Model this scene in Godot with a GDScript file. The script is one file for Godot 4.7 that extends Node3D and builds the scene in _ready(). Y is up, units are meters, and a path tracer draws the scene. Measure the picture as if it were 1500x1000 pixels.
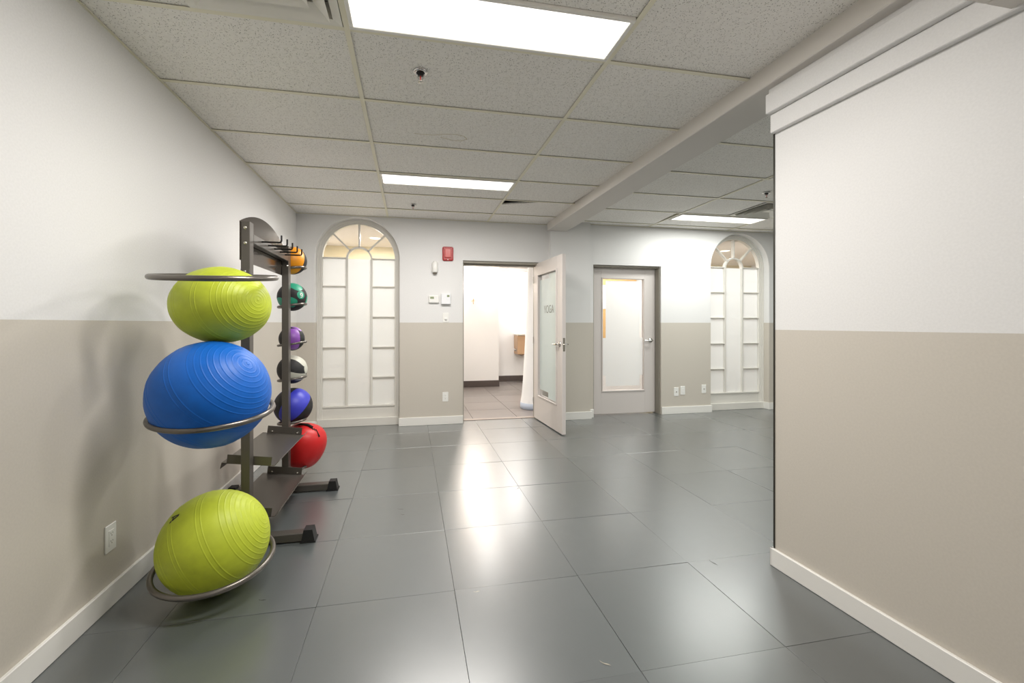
extends Node3D
# Yoga / fitness studio.  x = right, y = up, depth d = -z (camera stands at d = 0).

var M := {}
var used := {}
var rng := RandomNumberGenerator.new()

const CEIL := 2.54        # main room ceiling
const CEIL_R := 2.57      # side room ceiling
const XL := -1.31         # left wall face
const DB := 5.47          # back wall face
const WALL_T := 0.18      # back wall thickness
const TOP := 2.86         # walls run up to here, above the hung ceiling

# ------------------------------------------------------------------ helpers
func P(x: float, y: float, d: float) -> Vector3:
	return Vector3(x, y, -d)

func stool() -> SurfaceTool:
	var st := SurfaceTool.new()
	st.begin(Mesh.PRIMITIVE_TRIANGLES)
	return st

func tri(st: SurfaceTool, a: Vector3, b: Vector3, c: Vector3, n: Vector3) -> void:
	# clockwise front as seen from the side n points to
	if (b - a).cross(c - a).dot(n) > 0.0:
		var t := b
		b = c
		c = t
	for v in [a, b, c]:
		st.set_normal(n)
		st.add_vertex(v)

func quad(st: SurfaceTool, a: Vector3, b: Vector3, c: Vector3, e: Vector3, hint: Vector3) -> void:
	var n := (b - a).cross(c - a)
	if n.length() < 1e-12:
		n = (c - a).cross(e - a)
	n = n.normalized()
	if n.dot(hint) < 0.0:
		n = -n
	tri(st, a, b, c, n)
	tri(st, a, c, e, n)

func cbox(st: SurfaceTool, c: Vector3, s: Vector3, bev := 0.0, bs := Basis.IDENTITY) -> void:
	# box with chamfered edges
	var h := s * 0.5
	if bev <= 0.0:
		for ax in 3:
			for sg in [-1.0, 1.0]:
				var u := (ax + 1) % 3
				var w := (ax + 2) % 3
				var pts := []
				for k in [[-1, -1], [1, -1], [1, 1], [-1, 1]]:
					var v := Vector3.ZERO
					v[ax] = sg * h[ax]
					v[u] = k[0] * h[u]
					v[w] = k[1] * h[w]
					pts.append(c + bs * v)
				var n := Vector3.ZERO
				n[ax] = sg
				quad(st, pts[0], pts[1], pts[2], pts[3], bs * n)
		return
	var b := minf(bev, minf(h.x, minf(h.y, h.z)) * 0.9)
	for ax in 3:
		var u := (ax + 1) % 3
		var w := (ax + 2) % 3
		for sg in [-1.0, 1.0]:
			var pts := []
			for k in [[-1, -1], [1, -1], [1, 1], [-1, 1]]:
				var v := Vector3.ZERO
				v[ax] = sg * h[ax]
				v[u] = k[0] * (h[u] - b)
				v[w] = k[1] * (h[w] - b)
				pts.append(c + bs * v)
			var n := Vector3.ZERO
			n[ax] = sg
			quad(st, pts[0], pts[1], pts[2], pts[3], bs * n)
			# edges between face ax and face u
			for s2 in [-1.0, 1.0]:
				var q := []
				for k in [[0, -1], [1, -1], [1, 1], [0, 1]]:
					var v := Vector3.ZERO
					v[ax] = sg * (h[ax] - (b if k[0] == 1 else 0.0))
					v[u] = s2 * (h[u] - (0.0 if k[0] == 1 else b))
					v[w] = k[1] * (h[w] - b)
					q.append(c + bs * v)
				var hn := Vector3.ZERO
				hn[ax] = sg
				hn[u] = s2
				quad(st, q[0], q[1], q[2], q[3], bs * hn)
	for sx in [-1.0, 1.0]:
		for sy in [-1.0, 1.0]:
			for sz in [-1.0, 1.0]:
				var s3 := Vector3(sx, sy, sz)
				var a := c + bs * (s3 * Vector3(h.x, h.y - b, h.z - b))
				var e := c + bs * (s3 * Vector3(h.x - b, h.y, h.z - b))
				var f := c + bs * (s3 * Vector3(h.x - b, h.y - b, h.z))
				tri(st, a, e, f, (bs * s3).normalized())

func bx(st: SurfaceTool, x0: float, x1: float, y0: float, y1: float, d0: float, d1: float, bev := 0.0) -> void:
	cbox(st, P((x0 + x1) / 2, (y0 + y1) / 2, (d0 + d1) / 2), Vector3(absf(x1 - x0), absf(y1 - y0), absf(d1 - d0)), bev)

func tube(st: SurfaceTool, pts: Array, r: float, segs := 10, closed := false, caps := true) -> void:
	var n := pts.size()
	var rings := []
	var prev := Vector3.ZERO
	for i in n:
		var t: Vector3
		if closed:
			t = (pts[(i + 1) % n] - pts[(i - 1 + n) % n]).normalized()
		elif i == 0:
			t = (pts[1] - pts[0]).normalized()
		elif i == n - 1:
			t = (pts[n - 1] - pts[n - 2]).normalized()
		else:
			t = (pts[i + 1] - pts[i - 1]).normalized()
		var a := prev
		if i == 0:
			a = t.cross(Vector3.UP)
			if a.length() < 0.1:
				a = t.cross(Vector3.RIGHT)
		a = (a - t * a.dot(t)).normalized()
		prev = a
		var b := t.cross(a)
		var ring := []
		for k in segs:
			var an := TAU * k / segs
			ring.append([pts[i] + (a * cos(an) + b * sin(an)) * r, a * cos(an) + b * sin(an)])
		rings.append(ring)
	var last := n if closed else n - 1
	for i in last:
		var A: Array = rings[i]
		var B: Array = rings[(i + 1) % n]
		for k in segs:
			var k2 := (k + 1) % segs
			smooth_quad(st, A[k], A[k2], B[k2], B[k])
	if caps and not closed:
		for e in [0, n - 1]:
			var nn: Vector3 = (pts[0] - pts[1]).normalized() if e == 0 else (pts[n - 1] - pts[n - 2]).normalized()
			for k in segs:
				tri(st, pts[e], rings[e][k][0], rings[e][(k + 1) % segs][0], nn)

func smooth_tri(st: SurfaceTool, a: Array, b: Array, c: Array) -> void:
	var n: Vector3 = a[1] + b[1] + c[1]
	var f: Vector3 = (b[0] - a[0]).cross(c[0] - a[0])
	if f.length_squared() < 1e-20:
		return
	var o := [a, b, c]
	if f.dot(n) > 0.0:
		o = [a, c, b]
	for v in o:
		st.set_normal(v[1])
		st.add_vertex(v[0])

func smooth_quad(st: SurfaceTool, a: Array, b: Array, c: Array, e: Array) -> void:
	smooth_tri(st, a, b, c)
	smooth_tri(st, a, c, e)

func lathe(st: SurfaceTool, prof: Array, at: Vector3, axis := Vector3.UP, segs := 24, smooth := true) -> void:
	# prof: Vector2(radius, height along axis)
	axis = axis.normalized()
	var a := axis.cross(Vector3.RIGHT if absf(axis.x) < 0.8 else Vector3.UP).normalized()
	var b := axis.cross(a)
	var n := prof.size()
	for i in n - 1:
		var p: Vector2 = prof[i]
		var q: Vector2 = prof[i + 1]
		var e := (q - p)
		if e.length() < 1e-9:
			continue
		var np := Vector2(e.y, -e.x).normalized()
		var nq := np
		if smooth:
			if i > 0:
				var e0: Vector2 = p - prof[i - 1]
				var m := (Vector2(e0.y, -e0.x).normalized() + np)
				if m.length() > 1.2:
					np = m.normalized()
			if i < n - 2:
				var e1: Vector2 = prof[i + 2] - q
				var m2 := (Vector2(e1.y, -e1.x).normalized() + nq)
				if m2.length() > 1.2:
					nq = m2.normalized()
		for k in segs:
			var c0 := a * cos(TAU * k / segs) + b * sin(TAU * k / segs)
			var c1 := a * cos(TAU * (k + 1) / segs) + b * sin(TAU * (k + 1) / segs)
			smooth_quad(st, [at + c0 * p.x + axis * p.y, c0 * np.x + axis * np.y], [at + c1 * p.x + axis * p.y, c1 * np.x + axis * np.y], [at + c1 * q.x + axis * q.y, c1 * nq.x + axis * nq.y], [at + c0 * q.x + axis * q.y, c0 * nq.x + axis * nq.y])

func prism(st: SurfaceTool, poly: PackedVector2Array, org: Vector3, ux: Vector3, uy: Vector3, depth: Vector3) -> void:
	# outline in (ux, uy) pushed along depth
	var idx := Geometry2D.triangulate_polygon(poly)
	var dn := depth.normalized()
	for i in range(0, idx.size(), 3):
		var t := []
		for k in 3:
			var p := poly[idx[i + k]]
			t.append(org + ux * p.x + uy * p.y)
		tri(st, t[0], t[1], t[2], -dn)
		tri(st, t[0] + depth, t[1] + depth, t[2] + depth, dn)
	var area := 0.0
	for i in poly.size():
		area += poly[i].cross(poly[(i + 1) % poly.size()])
	for i in poly.size():
		var p := poly[i]
		var q := poly[(i + 1) % poly.size()]
		var o2 := Vector2(q.y - p.y, p.x - q.x) * signf(area)
		var a := org + ux * p.x + uy * p.y
		var b := org + ux * q.x + uy * q.y
		quad(st, a, b, b + depth, a + depth, ux * o2.x + uy * o2.y)

func numbered(called: String) -> String:
	if not used.has(called):
		used[called] = 0
		return called
	used[called] += 1
	return "%s_%03d" % [called, used[called]]

func meta(o: Node, label := "", category := "", group := "", kind := "") -> void:
	if label: o.set_meta("label", label)
	if category: o.set_meta("category", category)
	if group: o.set_meta("group", group)
	if kind: o.set_meta("kind", kind)

func thing(called: String, at: Vector3, label: String, category: String, group := "", kind := "") -> Node3D:
	var o := Node3D.new()
	o.name = numbered(called)
	add_child(o)
	o.position = at
	meta(o, label, category, group, kind)
	return o

func part(st: SurfaceTool, called: String, m: Material, parent: Node3D, local := false) -> MeshInstance3D:
	# geometry is given in world coordinates unless local; the part is moved into its parent's space
	var o := MeshInstance3D.new()
	o.name = called
	st.index()
	var mesh := st.commit()
	mesh.surface_set_material(0, m)
	o.mesh = mesh
	parent.add_child(o, true)
	if not local:
		var t := Transform3D.IDENTITY
		var p: Node = parent
		while p != self and p is Node3D:
			t = p.transform * t
			p = p.get_parent()
		o.transform = t.affine_inverse()
	return o

func solo(st: SurfaceTool, called: String, m: Material, label: String, category: String, group := "", kind := "") -> MeshInstance3D:
	var o := part(st, numbered(called), m, self)
	meta(o, label, category, group, kind)
	return o

func two_tone(called: String, low: SurfaceTool, high: SurfaceTool, label: String) -> MeshInstance3D:
	# a wall painted in two colours: one mesh, two surfaces
	var o := MeshInstance3D.new()
	o.name = called
	low.index()
	high.index()
	var mesh := low.commit()
	high.commit(mesh)
	mesh.surface_set_material(0, M.wall_low)
	mesh.surface_set_material(1, M.wall_high)
	o.mesh = mesh
	add_child(o)
	meta(o, label, "wall", "", "structure")
	return o

func arc_pts(c: Vector2, r: float, a0: float, a1: float, n: int) -> Array:
	var out := []
	for i in n + 1:
		var a := lerpf(a0, a1, float(i) / n)
		out.append(c + Vector2(cos(a), sin(a)) * r)
	return out

# ------------------------------------------------------------------ materials
func mat(c: Color, rough := 0.6, metal := 0.0, spec := 0.5) -> StandardMaterial3D:
	var m := StandardMaterial3D.new()
	m.albedo_color = c
	m.roughness = rough
	m.metallic = metal
	m.metallic_specular = spec
	return m

func noise_img(sz: int, seed_v: int, freq: float, lo: float, hi: float, kind := FastNoiseLite.TYPE_SIMPLEX_SMOOTH, oct := 3) -> Image:
	var n := FastNoiseLite.new()
	n.seed = seed_v
	n.noise_type = kind
	n.frequency = freq
	n.fractal_octaves = oct
	var src := n.get_seamless_image(sz, sz)
	src.convert(Image.FORMAT_RGB8)
	for y in sz:
		for x in sz:
			var v := lerpf(lo, hi, src.get_pixel(x, y).r)
			src.set_pixel(x, y, Color(v, v, v))
	return src

func tex(img: Image) -> ImageTexture:
	img.generate_mipmaps()
	return ImageTexture.create_from_image(img)

func tri_map(m: StandardMaterial3D, metres: float) -> void:
	m.uv1_triplanar = true
	m.uv1_world_triplanar = true
	m.uv1_scale = Vector3.ONE / metres

func make_materials() -> void:
	var roller := tex(noise_img(256, 3, 0.12, 0.97, 1.0))
	var rough_bump := tex(noise_img(256, 5, 0.2, 0.0, 1.0))
	for a in [["wall_high", Color8(236, 235, 234)], ["wall_low", Color8(209, 202, 191)]]:
		var m := mat(a[1], 0.55)
		m.albedo_texture = roller
		m.heightmap_enabled = true
		m.heightmap_texture = rough_bump
		m.heightmap_scale = 0.004
		tri_map(m, 0.35)
		M[a[0]] = m
	M.scuff_dark = mat(Color8(58, 56, 54), 0.6)
	M.scuff_pale = mat(Color8(176, 168, 152), 0.6)
	M.trim = mat(Color8(238, 236, 231), 0.35)
	M.frame = mat(Color8(226, 223, 216), 0.4)
	M.door = mat(Color8(216, 209, 205), 0.45)
	M.jamb = mat(Color8(150, 145, 134), 0.5)
	M.beam = mat(Color8(222, 217, 211), 0.6)
	M.dark_edge = mat(Color8(58, 56, 50), 0.3, 0.4)
	M.subfloor = mat(Color8(92, 93, 92), 0.7)
	M.plenum = mat(Color8(150, 147, 142), 0.9)
	# rubber mats, three variants
	var scuff := tex(noise_img(512, 11, 0.018, 0.975, 1.0, FastNoiseLite.TYPE_SIMPLEX_SMOOTH, 5))
	var gloss := tex(noise_img(512, 17, 0.014, 0.95, 1.0, FastNoiseLite.TYPE_SIMPLEX_SMOOTH, 5))
	var greys := [Color8(86, 91, 92), Color8(83, 88, 89), Color8(89, 94, 95)]
	var rs := [0.31, 0.33, 0.29]
	for i in 3:
		var m := mat(greys[i], rs[i], 0.0, 0.88)
		m.albedo_texture = scuff
		m.roughness_texture = gloss
		m.clearcoat_enabled = true
		m.clearcoat = 1.0
		m.clearcoat_roughness = 0.27 + 0.02 * i
		tri_map(m, 1.1 + 0.23 * i)
		M["mat_%d" % i] = m
	# mineral fibre ceiling tiles with pinholes and fissures
	var img := Image.create(512, 512, false, Image.FORMAT_RGB8)
	img.fill(Color(1, 1, 1))
	var base := noise_img(512, 31, 0.05, 0.95, 1.0)
	img.blit_rect(base, Rect2i(0, 0, 512, 512), Vector2i.ZERO)
	var r := RandomNumberGenerator.new()
	r.seed = 7
	for i in 2300:
		var x := r.randi() % 512
		var y := r.randi() % 512
		var v := r.randf_range(0.42, 0.78)
		var dx := r.randi_range(-1, 1)
		var dy := r.randi_range(-1, 1)
		for k in r.randi_range(1, 2):
			for q in 4:
				img.set_pixel((x + dx * k + q % 2 + 512) % 512, (y + dy * k + q / 2 + 512) % 512, Color(v, v * 0.98, v * 0.93))
	for i in 3:
		var m := mat([Color8(251, 248, 243), Color8(249, 246, 241), Color8(252, 249, 244)][i], 0.9)
		m.albedo_texture = tex(img) if i == 0 else M.tile_0.albedo_texture
		tri_map(m, 0.62)
		M["tile_%d" % i] = m
	M.tee = mat(Color8(236, 231, 210), 0.5)
	M.lamp_frame = mat(Color8(240, 238, 232), 0.4)
	var em := mat(Color8(250, 250, 248), 0.5)
	em.emission_enabled = true
	em.emission = Color(1.0, 0.985, 0.96)
	em.emission_energy_multiplier = 2.2
	M.diffuser = em
	var ew := mat(Color8(255, 240, 215), 0.5)
	ew.emission_enabled = true
	ew.emission = Color(1.0, 0.93, 0.82)
	ew.emission_energy_multiplier = 3.5
	M.warm_glow = ew
	# glass
	var g := mat(Color(0.96, 0.98, 0.97, 0.06), 0.02)
	g.transparency = BaseMaterial3D.TRANSPARENCY_ALPHA
	M.glass = g
	var f := mat(Color(0.93, 0.94, 0.94, 0.97), 0.5)
	f.transparency = BaseMaterial3D.TRANSPARENCY_ALPHA
	f.backlight_enabled = true
	f.backlight = Color(0.95, 0.95, 0.95)
	f.clearcoat_enabled = true
	f.clearcoat = 0.8
	f.clearcoat_roughness = 0.05
	M.frosted = f
	var fg := f.duplicate()
	fg.albedo_color = Color(0.84, 0.885, 0.875, 0.93)
	M.frosted_green = fg
	M.letter_clear = mat(Color8(112, 114, 106), 0.3)
	# rack
	var speck := tex(noise_img(256, 41, 0.35, 0.85, 1.0))
	var steel := mat(Color8(112, 107, 101), 0.36, 0.55)
	steel.albedo_texture = speck
	tri_map(steel, 0.2)
	M.steel = steel
	M.tubing = mat(Color8(118, 113, 107), 0.3, 0.7)
	M.sign_plate = mat(Color8(96, 88, 80), 0.14, 0.7)
	M.black_rubber = mat(Color8(26, 26, 27), 0.55)
	M.chrome = mat(Color8(215, 213, 210), 0.12, 1.0)
	M.bolt = mat(Color8(205, 200, 190), 0.25, 0.9)
	M.dark_metal = mat(Color8(48, 46, 46), 0.4, 0.6)
	# balls
	for a in [["ball_green", Color8(196, 210, 58)], ["ball_blue", Color8(4, 104, 204)]]:
		var m := mat(a[1], 0.45, 0.0, 0.45)
		var mot := tex(noise_img(256, 51, 0.03, 0.92, 1.0, FastNoiseLite.TYPE_SIMPLEX_SMOOTH, 5))
		m.albedo_texture = mot
		tri_map(m, 0.4)
		M[a[0]] = m
	var grip := mat(Color8(34, 34, 35), 0.6)
	var cell := FastNoiseLite.new()
	cell.seed = 9
	cell.noise_type = FastNoiseLite.TYPE_CELLULAR
	cell.frequency = 0.09
	var ci := cell.get_seamless_image(256, 256)
	grip.heightmap_enabled = true
	grip.heightmap_texture = tex(ci)
	grip.heightmap_scale = 0.25
	tri_map(grip, 0.09)
	M.grip = grip
	M.med_orange = mat(Color8(250, 160, 22), 0.42)
	M.med_green = mat(Color8(48, 160, 128), 0.42)
	M.med_purple = mat(Color8(140, 82, 176), 0.42)
	M.med_white = mat(Color8(206, 205, 192), 0.45)
	M.med_blue = mat(Color8(62, 66, 196), 0.42)
	M.med_red = mat(Color8(206, 30, 32), 0.42)
	M.print_white = mat(Color8(225, 228, 222), 0.5)
	M.print_black = mat(Color8(20, 22, 14), 0.5)
	M.strap = mat(Color8(24, 24, 24), 0.8)
	# small fittings
	M.plastic = mat(Color8(244, 243, 239), 0.3)
	M.plastic_cool = mat(Color8(243, 244, 247), 0.3)
	M.plastic_slot = mat(Color8(120, 112, 100), 0.5)
	M.lcd = mat(Color8(150, 160, 128), 0.25)
	M.alarm_red = mat(Color8(176, 28, 30), 0.3)
	M.alarm_lens = mat(Color8(206, 88, 84), 0.25)
	M.grille = mat(Color8(242, 239, 231), 0.5)
	M.red_glass = mat(Color8(190, 30, 24), 0.15)
	# hallway
	M.hall_wall = mat(Color8(240, 238, 236), 0.6)
	M.hall_tan = mat(Color8(226, 212, 176), 0.6)
	M.hall_ceiling = mat(Color8(238, 230, 222), 0.8)
	M.hall_base = mat(Color8(84, 74, 70), 0.35)
	for i in 2:
		var m := mat([Color8(128, 120, 116), Color8(122, 115, 111)][i], 0.32)
		m.albedo_texture = scuff
		tri_map(m, 0.9)
		M["hall_tile_%d" % i] = m
	M.hall_grout = mat(Color8(168, 156, 148), 0.7)
	M.fountain = mat(Color8(196, 158, 122), 0.4)
	M.porcelain = mat(Color8(240, 236, 228), 0.2)
	M.brass = mat(Color8(170, 138, 104), 0.35, 0.6)
	var cloth := mat(Color8(246, 246, 248), 0.85)
	cloth.rim_enabled = true
	cloth.rim = 0.3
	M.cloth = cloth
	M.cloth_hem = mat(Color8(188, 198, 216), 0.6)
	M.cork = mat(Color8(205, 165, 105), 0.8)
	M.paper = mat(Color8(236, 236, 234), 0.7)

# ------------------------------------------------------------------ lights
func area(at: Vector3, size: Vector2, energy: float, col: Color, parent: Node3D) -> void:
	var l := AreaLight3D.new()
	l.name = "lamp_light"
	l.area_size = size
	l.light_energy = energy
	l.light_color = col
	l.shadow_enabled = true
	l.set("area_range", 14.0)
	l.set("area_attenuation", 2.0)
	parent.add_child(l, true)
	l.global_position = at
	l.rotation.x = -PI / 2

func ceiling_light(x0: float, x1: float, d0: float, d1: float, y: float, energy: float, col: Color, label: String, group := "") -> void:
	var t := thing("ceiling_light", P((x0 + x1) / 2, y, (d0 + d1) / 2), label, "ceiling light", group)
	var st := stool()
	var w := 0.018
	bx(st, x0, x1, y - 0.008, y + 0.05, d0, d0 + w, 0.002)
	bx(st, x0, x1, y - 0.008, y + 0.05, d1 - w, d1, 0.002)
	bx(st, x0, x0 + w, y - 0.008, y + 0.05, d0 + w, d1 - w, 0.002)
	bx(st, x1 - w, x1, y - 0.008, y + 0.05, d0 + w, d1 - w, 0.002)
	part(st, "frame", M.lamp_frame, t)
	st = stool()
	bx(st, x0, x1, y + 0.05, y + 0.06, d0, d1)
	part(st, "housing", M.lamp_frame, t)
	st = stool()
	bx(st, x0 + w, x1 - w, y - 0.002, y + 0.006, d0 + w, d1 - w, 0.002)
	part(st, "diffuser", M.diffuser, t)
	area(P((x0 + x1) / 2, y - 0.012, (d0 + d1) / 2), Vector2(x1 - x0 - 2 * w, d1 - d0 - 2 * w), energy, col, t)

# ------------------------------------------------------------------ _ready
func _ready() -> void:
	rng.seed = 20240
	# camera: eye 1.25 m up, level, lens shifted (verticals stay vertical)
	var cam := Camera3D.new()
	cam.name = "camera"
	cam.projection = Camera3D.PROJECTION_FRUSTUM
	cam.near = 0.05
	cam.far = 60.0
	var f := 640.0
	cam.size = 1000.0 / f * cam.near
	cam.frustum_offset = Vector2((750.0 - 731.0) / f, -(500.0 - 474.0) / f) * cam.near
	cam.position = P(0, 1.25, 0)
	cam.rotation.y = -atan2(731.0 - 602.0, f)
	cam.current = true
	add_child(cam)
	var we := WorldEnvironment.new()
	we.name = "environment"
	var env := Environment.new()
	env.background_mode = Environment.BG_COLOR
	env.background_color = Color(0.02, 0.02, 0.02)
	env.tonemap_mode = Environment.TONE_MAPPER_LINEAR
	env.tonemap_exposure = 1.0
	env.sdfgi_enabled = true
	env.ssao_enabled = true
	env.ssil_enabled = true
	we.environment = env
	add_child(we)
	make_materials()
	var warm := Color(1.0, 0.985, 0.965)
	var cool := Color(0.99, 1.0, 0.98)
	# the panels (lamps in their fittings)
	ceiling_light(-0.262, 0.937, 1.70, 1.996, CEIL, 4.4, warm, "white ceiling light panel next to the large square air vent")
	ceiling_light(-0.262, 0.937, 3.862, 4.145, CEIL, 4.4, warm, "white ceiling light panel near the open glass door")
	ceiling_light(-0.262, 0.937, -1.35, -1.06, CEIL, 1.4, warm, "white ceiling light panel behind the crossing beam")
	ceiling_light(3.20, 4.40, 4.715, 5.0, CEIL_R, 2.5, cool, "white ceiling light panel near the closed door, before the arched window")
	ceiling_light(3.20, 4.40, 3.13, 3.415, CEIL_R, 4.2, cool, "white ceiling light panel cut off by the end of the near wall")
	ceiling_light(3.20, 4.40, 0.9, 1.185, CEIL_R, 4.2, cool, "white ceiling light panel hidden behind the near wall")
	build_floor()
	scuffs()
	build_walls()
	build_ceiling()
	build_windows()
	build_doors()
	build_hall()
	build_rack()
	build_balls()
	build_fittings()

# ------------------------------------------------------------------ structure
func build_floor() -> void:
	var st := stool()
	bx(st, XL - 0.2, 7.2, -0.25, -0.012, -2.4, DB + 0.1)
	var fl := solo(st, "floor", M.subfloor, "grey rubber mat floor laid in large square tiles", "floor", "", "structure")
	var p := 0.611
	var meshes := []
	for i in 3:
		var s := stool()
		cbox(s, Vector3(0, -0.006, 0), Vector3(p - 0.001, 0.012, p - 0.001), 0.0008)
		var mesh := s.commit()
		mesh.surface_set_material(0, M["mat_%d" % i])
		meshes.append(mesh)
	for ix in range(-3, 12):
		for iz in range(-7, 6):
			var x0 := 0.2 + p * ix
			var d0 := 2.05 + p * iz
			var lo := Vector2(maxf(x0, XL), maxf(d0, -2.3))
			var hi := Vector2(minf(x0 + p, 7.1), minf(d0 + p, DB + 0.17))
			if hi.x - lo.x < 0.02 or hi.y - lo.y < 0.02:
				continue
			var o := MeshInstance3D.new()
			o.name = "mat_tile"
			var k := rng.randi() % 3
			o.mesh = meshes[k]
			fl.add_child(o, true)
			# cut tiles at the walls are the same sheet, trimmed
			o.position = P((lo.x + hi.x) / 2, 0.0, (lo.y + hi.y) / 2)
			o.scale = Vector3((hi.x - lo.x) / p, 1, (hi.y - lo.y) / p)
			o.rotation = Vector3(rng.randf_range(-0.0022, 0.0022), 0, rng.randf_range(-0.0022, 0.0022))

func scuffs() -> void:
	# a few dark and pale scrape marks on the mats
	var fl: Node3D = get_node("floor")
	for a in [[-0.07, 3.02, 0.05, 0.5, 0], [-0.055, 2.93, 0.03, 0.7, 0], [0.79, 3.22, 0.06, -0.6, 0], [0.70, 1.50, 0.045, 0.9, 1], [1.55, 2.02, 0.06, 1.5, 0], [-0.66, 2.15, 0.035, 0.4, 0], [0.30, 2.02, 0.03, 0.2, 1]]:
		var st := stool()
		var w := 0.0035
		var c := Vector3(a[0], 0.0009, -a[1])
		var u := Vector3(cos(a[3]), 0, sin(a[3]))
		var v := Vector3(-u.z, 0, u.x)
		var pts := []
		for i in 7:
			var t: float = i / 6.0
			pts.append([c + u * (t - 0.5) * a[2] + v * 0.004 * sin(t * 5.0), w * sin(PI * t) * (0.6 + 0.4 * cos(9.0 * t)) + 0.0003])
		for i in 6:
			quad(st, pts[i][0] + v * pts[i][1], pts[i + 1][0] + v * pts[i + 1][1], pts[i + 1][0] - v * pts[i + 1][1], pts[i][0] - v * pts[i][1], Vector3.UP)
		part(st, "scuff_mark", M.scuff_dark if a[4] == 0 else M.scuff_pale, fl)

func wall_box(lo: SurfaceTool, hi: SurfaceTool, x0: float, x1: float, d0: float, d1: float, line: float, y0 := 0.0, y1 := TOP) -> void:
	if y0 < line:
		bx(lo, x0, x1, y0 - (0.2 if y0 == 0.0 else 0.0), minf(line, y1), d0, d1)
	if y1 > line:
		bx(hi, x0, x1, maxf(line, y0), y1, d0, d1)

const W1 := [-1.11, -0.135]
const W2 := [4.158, 5.122]
const D1 := [0.640, 1.632]
const D2 := [2.386, 3.385]
const DOOR_TOP := 2.047
const LINE := 1.264

func arch_piece(hi: SurfaceTool, x0: float, x1: float, spring: float) -> void:
	var poly := PackedVector2Array()
	var c := Vector2((x0 + x1) / 2, spring)
	for q in arc_pts(c, (x1 - x0) / 2, PI, 0.0, 40):
		poly.append(q)
	poly.append(Vector2(x1, TOP))
	poly.append(Vector2(x0, TOP))
	prism(hi, poly, P(0, 0, DB), Vector3.RIGHT, Vector3.UP, P(0, 0, WALL_T))

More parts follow.
